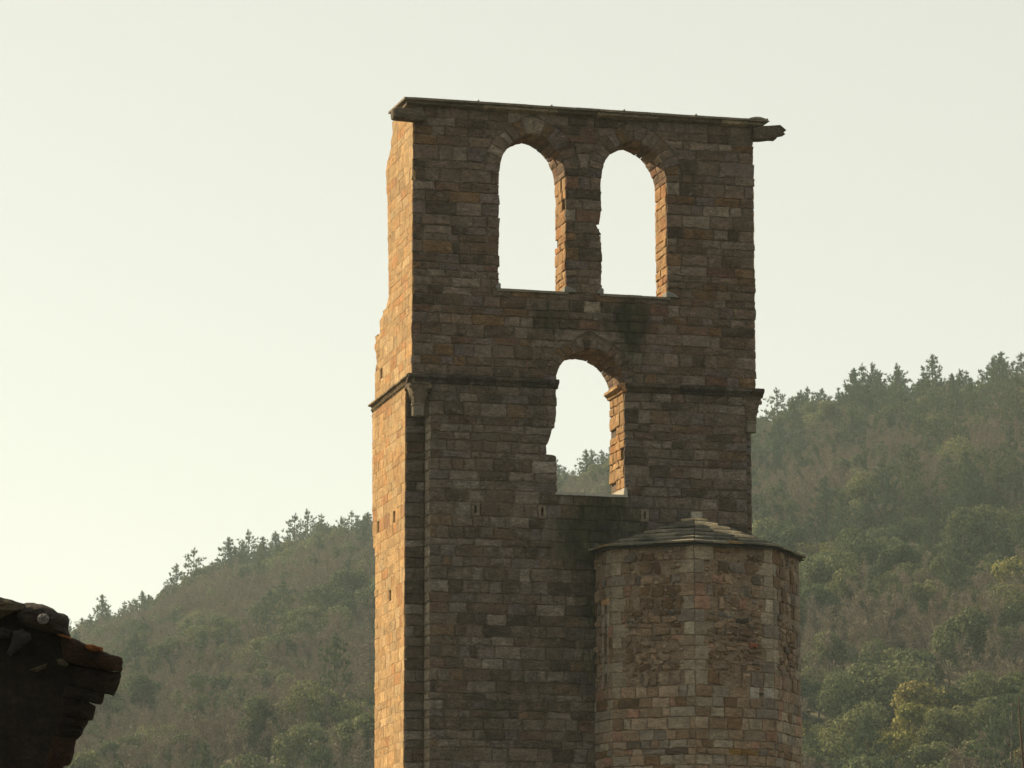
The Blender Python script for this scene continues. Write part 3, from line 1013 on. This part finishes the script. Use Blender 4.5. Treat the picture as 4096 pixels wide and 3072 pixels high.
# ================================================================== dark tiled roof corner close by on the left
RY = 20.0
roof = tag(empty('tiled_roof', atY(150, 3072, RY) * 1.0),
           'shaded corner of an old roof with overlapping clay tiles and a mortared ridge, close by', 'roof')
roof.location.z = 0
ro_ = roof.location.copy()
def zl(x, y): return (x / 3.6865, 2350 + y / 3.6865)      # from an enlargement of the photo to its pixels
def zs(x, y): return (x / 1.9025, 2200 + y / 1.9025)
AX = Vector((-.16, 1, .115))                                # the tiles run back to the left and upwards
def at(p, dy): return atY(p[0], p[1], RY) + AX * dy - ro_
def pebble(mb, pl, y0, depth, bulge, col, rough=.009, st=5):
    """lumpy solid with the given outline: rounded towards the viewer, `depth` thick away from him"""
    P = []
    for i, p in enumerate(pl):                             # refine the outline
        q = pl[(i + 1) % len(pl)]
        L = math.hypot(q[0] - p[0], q[1] - p[1])
        m = max(1, int(L / 14))
        P += [(p[0] + (q[0] - p[0]) * j / m + (ru(-2.2, 2.2) if j else 0), p[1] + (q[1] - p[1]) * j / m + (ru(-2.2, 2.2) if j else 0)) for j in range(m)]
    c = (sum(p[0] for p in P) / len(P), sum(p[1] for p in P) / len(P))
    rings = []
    for dy, k in ((depth, .96), (depth * .5, 1.0), (0, 1.0)):
        rings.append([at((c[0] + (x - c[0]) * k, c[1] + (y - c[1]) * k), y0 + dy) for x, y in P])
    for j in range(1, st + 1):
        t = j / st * .96
        k = 1 - t
        d = bulge * math.sqrt(1 - (1 - t) ** 2)
        rings.append([at((c[0] + (x - c[0]) * k, c[1] + (y - c[1]) * k), y0 - d + ru(-rough, rough)) for x, y in P])
    loft(mb, rings, col)
def part(name, mat, *pebs, parent=None):
    mb = MB()
    for pb in pebs: pebble(mb, *pb)
    return mb.build(name, mat, parent or roof)
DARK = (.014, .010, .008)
body = [(-500, 2330), (-60, 2440)] + [zs(*p) for p in ((0, 470), (120, 440), (260, 480), (420, 600), (520, 660), (600, 740), (760, 830), (840, 930), (780, 1060), (690, 1140), (640, 1260), (560, 1400), (510, 1500),
        (470, 1640), (440, 1760))] + [(225, 3400), (-500, 3400)]
mb = MB()
rings = []
for dy in (.03, .9):
    rings.append([at(p, dy) for p in body])
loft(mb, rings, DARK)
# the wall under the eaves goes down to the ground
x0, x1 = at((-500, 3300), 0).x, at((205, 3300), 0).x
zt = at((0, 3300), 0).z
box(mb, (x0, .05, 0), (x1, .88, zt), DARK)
mb.build('masonry', M_TILE, roof)
lump1 = [zl(*p) for p in ((-900, -60), (-300, 70), (0, 140), (120, 170), (230, 205), (350, 238), (425, 300), (380, 335), (200, 362), (60, 425), (0, 468), (-250, 600), (-900, 700))]
lump2 = [zl(*p) for p in ((340, 238), (400, 222), (500, 225), (620, 245), (700, 275), (780, 310), (850, 370), (940, 385), (1000, 420), (1022, 500), (1005, 600), (1012, 650), (1050, 725), (850, 692),
         (600, 645), (420, 585), (300, 520), (230, 420), (280, 330))]
part('ridge_tile', M_TILE, (lump1, -.03, .4, .07, (.06, .046, .03)))
part('mortar_ridge', M_TILE, (lump2, -.02, .4, .09, (.032, .025, .022)))
e = [zl(625 + 88 * math.cos(a), 462 + 78 * math.sin(a)) for a in [i * math.pi / 9 for i in range(18)]]
part('pale_round_stone', M_PALE_BLK, (e, -.135, .09, .012, (.15, .14, .145)))
t = lambda *pts: [zs(*p) for p in pts]
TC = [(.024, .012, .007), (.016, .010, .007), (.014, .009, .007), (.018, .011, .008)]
tiles = [(t((470, 640), (560, 672), (640, 712), (775, 770), (925, 820), (932, 850), (925, 885), (930, 905), (916, 932), (700, 900), (480, 840)), -.05, TC[0]),
         (t((520, 880), (700, 905), (917, 932), (921, 962), (908, 1015), (890, 1062), (866, 1112), (790, 1094), (600, 1050)), -.02, TC[1]),
         (t((500, 1030), (640, 1060), (796, 1094), (790, 1130), (768, 1179), (655, 1156), (480, 1120)), .0, TC[2]),
         (t((470, 1125), (655, 1161), (700, 1172), (732, 1190), (722, 1240), (704, 1297), (670, 1300), (460, 1260)), .02, TC[3]),
         (t((450, 1262), (676, 1301), (668, 1326), (642, 1362), (440, 1330)), .03, TC[1]),
         (t((430, 1332), (642, 1362), (632, 1398), (612, 1424), (420, 1395)), .04, TC[2]),
         (t((400, 1395), (612, 1425), (583, 1447), (576, 1482), (562, 1570), (546, 1618), (528, 1641), (490, 1650), (470, 1720), (300, 1740)), .05, TC[0])]
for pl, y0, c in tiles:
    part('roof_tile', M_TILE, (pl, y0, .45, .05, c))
tag(part('tile_shard', M_TILE, (t((640, 715), (700, 718), (770, 738), (779, 750), (775, 770), (730, 772), (690, 770), (652, 748)), -.09, .12, .02, (.20, .07, .02))), 'broken orange piece of tile')
tag(part('tile_shard', M_TILE, (t((425, 642), (480, 645), (545, 668), (540, 678), (470, 662)), -.08, .1, .02, (.18, .075, .03))), 'thin orange sliver of tile')
part('rubble', M_TILE, ([zl(*p) for p in ((180, 640), (330, 610), (450, 680), (460, 760), (380, 850), (250, 930), (150, 1020), (100, 960), (170, 800))], -.06, .2, .05, (.028, .026, .027)),
     ([zl(*p) for p in ((830, 1060), (900, 1050), (1005, 1130), (960, 1165), (860, 1130))], -.10, .2, .03, (.06, .048, .03)),
     ([zl(*p) for p in ((440, 1210), (600, 1150), (690, 1120), (660, 1180), (540, 1245))], -.10, .2, .03, (.06, .048, .03)),
     ([zl(*p) for p in ((-40, 600), (60, 590), (160, 640), (120, 740), (-40, 760))], -.06, .2, .04, (.02, .021, .02)))
# ================================================================== valley floor and wooded hill
RX = [-3000, -600, 0, 150, 250, 330, 430, 470, 560, 640, 720, 800, 1000, 1250, 1480, 1640, 1700, 1790, 1850, 1930, 2030, 2120, 2212, 2600, 5000]
RYY = [1900, 1480, 1400, 1365, 1330, 1300, 1245, 1215, 1205, 1172, 1140, 1130, 1068, 1012, 950, 905, 885, 862, 838, 846, 822, 816, 796, 735, 715]
D0 = 230.0
def ridge(x):
    """azimuth (as photo column in 2212 px units) -> (distance, height) of the crest"""
    y = float(np.interp(x, RX, RYY)) + 30
    D = float(np.interp(x, [0, 1106, 2212], [1000, 920, 820]))
    d = ray(x * 1.8517, y * 1.8517)
    te = d.z / math.hypot(d.x, d.y)
    return D, 1.7 + D * te - 6.0
def az_of(x): 
    d = ray(x * 1.8517, 1536)
    return math.atan2(d.x, d.y)
AZ = np.array([az_of(x) for x in range(-2200, 4401, 40)])
RD = np.array([ridge(x) for x in range(-2200, 4401, 40)])
def sinz(x, y):
    return (math.sin(x * .031 + 1.3) * math.cos(y * .027 + .4) + .5 * math.sin(x * .077 + y * .05) + .35 * math.sin(y * .11 - x * .06 + 2))
def height(az, d):
    D, H = np.interp(az, AZ, RD[:, 0]), np.interp(az, AZ, RD[:, 1])
    t = (d - D0) / (D - D0)
    if t <= 0: return 0.0
    fade = max(0.0, min(1.0, (R(38) - abs(az)) / R(14)))
    n = sinz(d * math.sin(az), d * math.cos(az)) * 3.0 * min(1, 4 * t) * max(0, 1 - t)
    if t <= 1: return (H * (.80 * t + .20 * t * t * (3 - 2 * t)) + n) * fade
    return H * max(0, 1 - .9 * ((d - D) / 500) ** 1.5) * fade
azs = sorted(set([R(a * 2) for a in range(-20, -5)] + [R(a * .25) for a in range(-40, 41)] + [R(a * 2) for a in range(6, 21)]))
ds = [D0 - 5] + [D0 + 12 * i for i in range(66)] + [1060, 1120, 1180, 1260, 1360, 1460, 1560]
vs, fs = [], []
for a in azs:
    for d in ds:
        vs.append((d * math.sin(a), d * math.cos(a), height(a, d) if d > D0 else -.5))
nd = len(ds)
for i in range(len(azs) - 1):
    for j in range(nd - 1):
        k = i * nd + j
        fs.append((k, k + nd, k + nd + 1, k + 1))
me = bpy.data.meshes.new('hill')
me.from_pydata(vs, [], fs)
for p in me.polygons: p.use_smooth = True
def earth(name, a, b, sc):
    m, nt, bs = new_mat(name)
    tc = N(nt, 'ShaderNodeTexCoord')
    n = noise(nt, tc.outputs['Object'], sc, 8, .7)
    nt.links.new(mixc(nt, ramp(nt, n, .35, .65), a, b), bs.inputs['Base Color'])
    return m
me.materials.append(earth('hill_scrub', (.07, .062, .040), (.045, .05, .026), .08))
hill = bpy.data.objects.new('hill', me)
COL.objects.link(hill)
tag(hill, kind='structure')
me = bpy.data.meshes.new('ground')
g = [(-2600, -2600), (2600, -2600), (2600, 2600), (-2600, 2600)]
me.from_pydata([(x, y, 0) for x, y in g], [], [(0, 1, 2, 3)])
me.materials.append(earth('valley_floor', (.09, .08, .05), (.06, .06, .035), .03))
ground = bpy.data.objects.new('ground', me)
COL.objects.link(ground)
tag(ground, kind='structure')

# ------------------------------------------------------------------ trees
def quad(vs, fs, c, a, b):
    k = len(vs)
    vs += [c - a - b, c + a - b, c + a + b, c - a + b]
    fs.append((k, k + 1, k + 2, k + 3))
def rvec():
    while True:
        v = Vector((ru(-1, 1), ru(-1, 1), ru(-1, 1)))
        if .05 < v.length < 1: return v.normalized()
def tube(vs, fs, pts, rads, n=5):
    k0 = len(vs)
    for (p, r) in zip(pts, rads):
        for i in range(n):
            a = 2 * math.pi * i / n
            vs.append(Vector(p) + Vector((math.cos(a) * r, math.sin(a) * r, 0)))
    for j in range(len(pts) - 1):
        for i in range(n):
            fs.append((k0 + j * n + i, k0 + j * n + (i + 1) % n, k0 + (j + 1) * n + (i + 1) % n, k0 + (j + 1) * n + i))
def pine(H, wid, gap):
    ex = rng.choice((.3, .4, .5, .6, .75))
    tv, tf, cv, cf = [], [], [], []
    lean = Vector((ru(-.4, .4), ru(-.4, .4), 0))
    tube(tv, tf, [(0, 0, -1), lean * .3 + Vector((0, 0, H * .5)), lean + Vector((0, 0, H * .97))], [.17, .12, .03])
    def tuft(c, up, s):
        for _ in range(9):
            d = (up + rvec() * .8).normalized()
            b = d.cross(rvec()).normalized()
            L = s * ru(.5, 1.0)
            k = len(cv)
            o_ = c + rvec() * s * .22
            cv.extend([o_ - b * s * .12, o_ + b * s * .12, o_ + d * L])
            cf.append((k, k + 1, k + 2))
    lv = 13
    for l in range(lv):
        t = l / (lv - 1)
        z = H * (.16 + .80 * t)
        L = wid * (1 - t) ** ex * ru(.6, 1.2) * (.75 + .5 * math.sin(math.pi * min(1, t + .15))) + .2
        if t < .15: L *= .8
        nb = 6 if t < .8 else 4
        a0 = ru(0, 6)
        for b in range(nb):
            if rng.random() < gap: continue
            a = a0 + 2 * math.pi * b / nb + ru(-.3, .3)
            Lb = L * ru(.65, 1.2)
            tip = Vector((math.cos(a) * Lb, math.sin(a) * Lb, z + Lb * ru(.1, .45))) + lean * t
            base = Vector((0, 0, z)) + lean * t
            m = (base + tip) / 2 + Vector((0, 0, -.12 * Lb))
            tube(tv, tf, [base, m, tip], [.04, .03, .015], 3)
            k = max(2, int(Lb / .34))
            for j in range(k):
                s = .3 + .7 * (j + 1) / k
                c = base.lerp(m, s * 2) if s < .5 else m.lerp(tip, s * 2 - 1)
                c = c + rvec() * .25
                tuft(c, Vector((math.cos(a) * .5, math.sin(a) * .5, .9)), .62 if j == k - 1 else .5)
    for j in range(90):
        t = rng.random() ** .8 * .95
        a, q = ru(0, 6.28), wid * (1 - t) ** ex * ru(.1, .75)
        tuft(Vector((math.cos(a) * q, math.sin(a) * q, H * (.2 + .76 * t))) + lean * t, Vector((0, 0, .8)), .5)
    for j in range(4):
        tuft(Vector((0, 0, H * (.9 + .035 * j))) + lean + rvec() * .08, Vector((0, 0, 1.6)), .5)
    return (tv, tf), (cv, cf)
def oak(H, wid, nl=15, leaf=.2, dens=120):
    tv, tf, cv, cf = [], [], [], []
    tube(tv, tf, [(0, 0, -1), (ru(-.2, .2), ru(-.2, .2), H * .3), (ru(-.4, .4), ru(-.4, .4), H * .7)], [.2, .15, .05])
    for l in range(nl):
        z = H * ru(.22, .86)
        rr = wid * math.sqrt(max(.05, 1 - ((z / H - .45) / .55) ** 2)) * ru(.3, .8)
        a = ru(0, 2 * math.pi)
        c = Vector((math.cos(a) * rr, math.sin(a) * rr, z))
        s = ru(.8, 1.35) * wid * .36
        tube(tv, tf, [(0, 0, H * .25), c], [.06, .02], 3)
        for _ in range(dens):
            d = rvec()
            p = c + Vector((d.x, d.y, d.z * .8)) * s * ru(.3, 1.0) ** .5 * ru(.95, 1.12)
            n_ = (d + rvec() * .8).normalized()
            b = n_.cross(rvec()).normalized()
            k = leaf * ru(.6, 1.3)
            quad(cv, cf, p, b * k, n_.cross(b) * k * .8)
    return (tv, tf), (cv, cf)
def bare(H, wid):
    tv, tf, cv, cf = [], [], [], []
    top = []
    tube(tv, tf, [(0, 0, -1), (ru(-.15, .15), 0, H * .22)], [.15, .11])
    for l in range(9):
        a = 2 * math.pi * l / 9 + ru(-.4, .4)
        e = ru(.45, 1.25)
        L = H * ru(.5, .8)
        p0 = Vector((0, 0, H * ru(.15, .3)))
        p1 = p0 + Vector((math.cos(a) * math.cos(e), math.sin(a) * math.cos(e), math.sin(e))) * L * .55
        p2 = p1 + Vector((math.cos(a) * math.cos(e), math.sin(a) * math.cos(e), math.sin(e) * 1.4)).normalized() * L * .5 + rvec() * .3
        tube(tv, tf, [p0, p1, p2], [.07, .045, .015], 3)
        for s in range(9):
            q = p0.lerp(p1, ru(.4, 1)) if s < 3 else p1.lerp(p2, ru(0, 1))
            d = ((q - Vector((0, 0, H * .25))).normalized() + rvec() * .8 + Vector((0, 0, .5))).normalized()
            M_ = ru(.7, 1.5)
            for w in range(60):
                b0 = q + d * M_ * ru(0, 1) + rvec() * .25
                dd = (d * .5 + rvec() + Vector((0, 0, .15))).normalized()
                b = dd.cross(rvec()).normalized()
                L3 = ru(.2, .55)
                k = len(cv)
                cv += [b0 - b * .026, b0 + b * .026, b0 + dd * L3]
                cf.append((k, k + 1, k + 2))
    return (tv, tf), (cv, cf)
def mk(name, vf, mat):
    me = bpy.data.meshes.new(name)
    me.from_pydata([tuple(v) for v in vf[0]], [], vf[1])
    me.materials.append(mat)
    return me
KIND = {}
protos = bpy.data.collections.new('tree_kinds')
PROTO_LIST = []
def register(kind, gens, mat):
    KIND[kind] = []
    for g in gens:
        tr, cr = g
        mt, mc = mk('trunk', tr, M_BARK), mk('crown', cr, mat)
        k = len(tr[0])
        me = bpy.data.meshes.new('tree')
        me.from_pydata([tuple(v) for v in tr[0] + cr[0]], [], tr[1] + [tuple(i + k for i in f) for f in cr[1]])
        me.materials.append(M_BARK)
        me.materials.append(mat)
        mi = np.ones(len(me.polygons), dtype=np.int32)
        mi[:len(tr[1])] = 0
        me.polygons.foreach_set('material_index', mi)
        o = bpy.data.objects.new('kind_%03d' % len(PROTO_LIST), me)
        protos.objects.link(o)
        KIND[kind].append((len(PROTO_LIST), mt, mc))
        PROTO_LIST.append(o)
register('pine', [pine(ru(8, 11.5), ru(2.6, 3.8), g) for g in (.0, .05, .1, .05, .1, .2, .25)], M_PINE)
register('oak', [oak(ru(6, 8.5), ru(3.0, 4.4), 12, .09, 760) for _ in range(6)], M_OAK)
register('yellow', [oak(ru(5, 6.5), ru(2.6, 3.4), 14, .1, 380) for _ in range(3)], M_YELLOW)
register('bare', [bare(ru(6.5, 9), 3) for _ in range(6)], M_TWIG)

tr_rng = random.Random(21)
spots = []
d = 290.0
while d < 1030:
    stepd = 5.6 if d < 790 else 4.4
    a = -R(9.6)
    while a < R(9.6):
        aa = a + tr_rng.uniform(-.5, .5) * stepd / d
        dd = d + tr_rng.uniform(-.5, .5) * stepd
        a += stepd / d
        D, H = np.interp(aa, AZ, RD[:, 0]), np.interp(aa, AZ, RD[:, 1])
        t = (dd - D0) / (D - D0)
        if t > 1.035 or t < .1: continue
        x, y = dd * math.sin(aa), dd * math.cos(aa)
        px = 2048 + F * x / y * 1.0
        n1 = sinz(x * 1.1 + 40, y * 1.1) 
        n2 = sinz(x * 2.3 + 140, y * 1.7 + 60)
        u = tr_rng.random()
        right = px > 2900
        if t > .93 + .03 * n1: k = 'pine' if u < .78 else 'oak'
        elif right:
            if t > .50:
                if n1 > .25: k = 'pine' if u < .55 else ('bare' if u < .8 else 'oak')
                elif n1 < -.1: k = 'bare' if u < .72 else ('pine' if u < .85 else 'oak')
                else: k = 'bare' if u < .4 else ('pine' if u < .65 else 'oak')
            else:
                if n1 < -.75: k = 'bare' if u < .75 else 'oak'
                elif n2 > .6: k = 'yellow' if u < .55 else 'oak'
                else: k = 'oak' if u < .74 else ('bare' if u < .85 else ('yellow' if u < .93 else 'pine'))
        else:
            if n1 > .45: k = 'oak' if u < .5 else ('bare' if u < .92 else 'pine')
            elif n1 < -.2: k = 'bare' if u < .82 else 'oak'
            else: k = 'bare' if u < .60 else ('oak' if u < .93 else 'pine')
        if u > .985 and k != 'pine': continue
        sc = tr_rng.uniform(.7, 1.25) * (tr_rng.choice((.6, .85, 1, 1.25)) if k in ('oak', 'yellow') else 1) * (1.0 if k != 'pine' else tr_rng.choice((.6, .75, .9, 1, 1, 1.25)))
        spots.append((x, y, height(aa, dd) - .2, k, sc, tr_rng.uniform(0, 6.28), tr_rng.randrange(100), t, dd, px))
    d += stepd
# the trees that show largest become things, the far mass of the wood is one object
TOWER_PX = (1480, 3020)
def in_view(s):
    return -40 < s[9] < 4140 and not (TOWER_PX[0] + 60 < s[9] < TOWER_PX[1] - 40)
chosen = {}
for k, cap in (('pine', 150), ('oak', 130), ('bare', 130), ('yellow', 60)):
    c = [i for i, s in enumerate(spots) if s[3] == k and in_view(s) and (k != 'pine' or s[7] > .93)]
    if k == 'pine':
        c.sort(key=lambda i: -spots[i][7] * 0 - spots[i][4] / spots[i][8])
    else:
        def vis(i):
            s = spots[i]
            dy, dz = s[1], s[2] - 1.7
            py = 1536 - F * (-dy * SP_ + (dz + 3) * CP) / (dy * CP + dz * SP_)
            return py < 3100
        c = [i for i in c if vis(i)]
        c.sort(key=lambda i: spots[i][8] / spots[i][4])
    for i in c[:cap]: chosen[i] = k
LABEL = {('pine', 0): 'dark green pine on the hill skyline left of the tower', ('pine', 1): 'dark green pine on the hill skyline right of the tower',
         ('oak', 0): 'rounded dull green tree on the wooded slope left of the tower', ('oak', 1): 'rounded green tree low on the slope right of the turret',
         ('bare', 0): 'leafless brown tree on the wooded slope left of the tower', ('bare', 1): 'leafless brown tree low on the slope right of the turret',
         ('yellow', 0): 'yellow green leafy tree on the slope left of the tower', ('yellow', 1): 'yellow green leafy tree on the slope right of the turret'}
NAME = {'pine': 'pine_tree', 'oak': 'evergreen_tree', 'bare': 'bare_tree', 'yellow': 'spring_tree'}
CAT = {'pine': 'pine tree', 'oak': 'tree', 'bare': 'bare tree', 'yellow': 'tree'}
for i, k in chosen.items():
    x, y, z, _, sc, rz, r, t, dd, px = spots[i]
    pid, mt, mc = KIND[k][r % len(KIND[k])]
    o = empty(NAME[k], (x, y, z), rz)
    o.scale = (sc, sc, sc)
    sd = 1 if px > 2400 else 0
    tag(o, LABEL[k, sd], CAT[k], '%s trees on the slope %s of the tower' % ({'pine': 'pine', 'oak': 'evergreen', 'bare': 'leafless', 'yellow': 'yellow green'}[k], ('left', 'right')[sd]))
    for nm, me in (('trunk', mt), ('crown', mc)):
        c = bpy.data.objects.new(nm, me)
        COL.objects.link(c)
        c.parent = o
rest = [s for i, s in enumerate(spots) if i not in chosen]
me = bpy.data.meshes.new('woods')
me.from_pydata([(s[0], s[1], s[2]) for s in rest], [], [])
at_ = me.attributes.new('kind_index', 'INT', 'POINT')
at_.data.foreach_set('value', [KIND[s[3]][s[6] % len(KIND[s[3]])][0] for s in rest])
at_ = me.attributes.new('turn', 'FLOAT_VECTOR', 'POINT')
at_.data.foreach_set('vector', [c for s in rest for c in (0, 0, s[5])])
at_ = me.attributes.new('size', 'FLOAT', 'POINT')
at_.data.foreach_set('value', [s[4] for s in rest])
woods = bpy.data.objects.new('woods', me)
COL.objects.link(woods)
tag(woods, 'hazy mixed wood of leafless and evergreen trees covering the hillside', 'woods', kind='stuff')
ng = bpy.data.node_groups.new('plant_trees', 'GeometryNodeTree')
ng.interface.new_socket('Geometry', in_out='INPUT', socket_type='NodeSocketGeometry')
ng.interface.new_socket('Geometry', in_out='OUTPUT', socket_type='NodeSocketGeometry')
gi, go = ng.nodes.new('NodeGroupInput'), ng.nodes.new('NodeGroupOutput')
ip = ng.nodes.new('GeometryNodeInstanceOnPoints')
ci = ng.nodes.new('GeometryNodeCollectionInfo')
ci.inputs['Collection'].default_value = protos
ci.inputs['Separate Children'].default_value = True
ci.inputs['Reset Children'].default_value = True
def named(n, t):
    a = ng.nodes.new('GeometryNodeInputNamedAttribute')
    a.data_type = t
    a.inputs['Name'].default_value = n
    return a.outputs['Attribute']
ng.links.new(gi.outputs[0], ip.inputs['Points'])
ng.links.new(ci.outputs[0], ip.inputs['Instance'])
ip.inputs['Pick Instance'].default_value = True
ng.links.new(named('kind_index', 'INT'), ip.inputs['Instance Index'])
ng.links.new(named('turn', 'FLOAT_VECTOR'), ip.inputs['Rotation'])
ng.links.new(named('size', 'FLOAT'), ip.inputs['Scale'])
ng.links.new(ip.outputs[0], go.inputs[0])
woods.modifiers.new('plant', 'NODES').node_group = ng
print('TREES', len(spots), 'things', len(chosen))

# ------------------------------------------------------------------ thin bare sapling at the right edge
base = atY(4086, 3072, 62)
top = atY(4082, 2785, 62)
vsn, fsn = [], []
tube(vsn, fsn, [(0, 0, 0), (.03, 0, base.z), (-.0, 0, (base.z + top.z) / 2), (-.02, 0, top.z)], [.05, .026, .022, .008], 6)
for h, dx, L in ((base.z + .18, -.25, .3), (base.z + .75, .2, .3), (base.z + .35, .22, .25), (base.z - .3, -.3, .4), (base.z + .95, -.1, .16)):
    tube(vsn, fsn, [(0, 0, h), (dx * .6, .05, h + L * .5), (dx, .1, h + L)], [.013, .009, .004], 4)
sap = bpy.data.objects.new('bare_sapling', mk('bare_sapling', (vsn, fsn), M_BARK))
COL.objects.link(sap)
sap.location = (base.x, base.y, 0)
tag(sap, 'thin leafless sapling stem rising at the right edge in front of the slope', 'sapling')

# ------------------------------------------------------------------ hazy air
me = bpy.data.meshes.new('haze')
X, Z0, Z1 = 2650, -1.6, 265
me.from_pydata([(x, y, z) for z in (Z0, Z1) for x, y in ((-X, -X), (X, -X), (X, X), (-X, X))], [],
               [(3, 2, 1, 0), (4, 5, 6, 7), (0, 1, 5, 4), (1, 2, 6, 5), (2, 3, 7, 6), (3, 0, 4, 7)])
hm = bpy.data.materials.new('haze')
hm.use_nodes = True
hm.node_tree.nodes.clear()
ho = hm.node_tree.nodes.new('ShaderNodeOutputMaterial')
pv = hm.node_tree.nodes.new('ShaderNodeVolumePrincipled')
pv.inputs['Color'].default_value = (.66, .84, .92, 1)
pv.inputs['Density'].default_value = .00015
pv.inputs['Anisotropy'].default_value = .05
hm.node_tree.links.new(pv.outputs[0], ho.inputs['Volume'])
me.materials.append(hm)
haze = bpy.data.objects.new('haze', me)
COL.objects.link(haze)
tag(haze, kind='stuff')
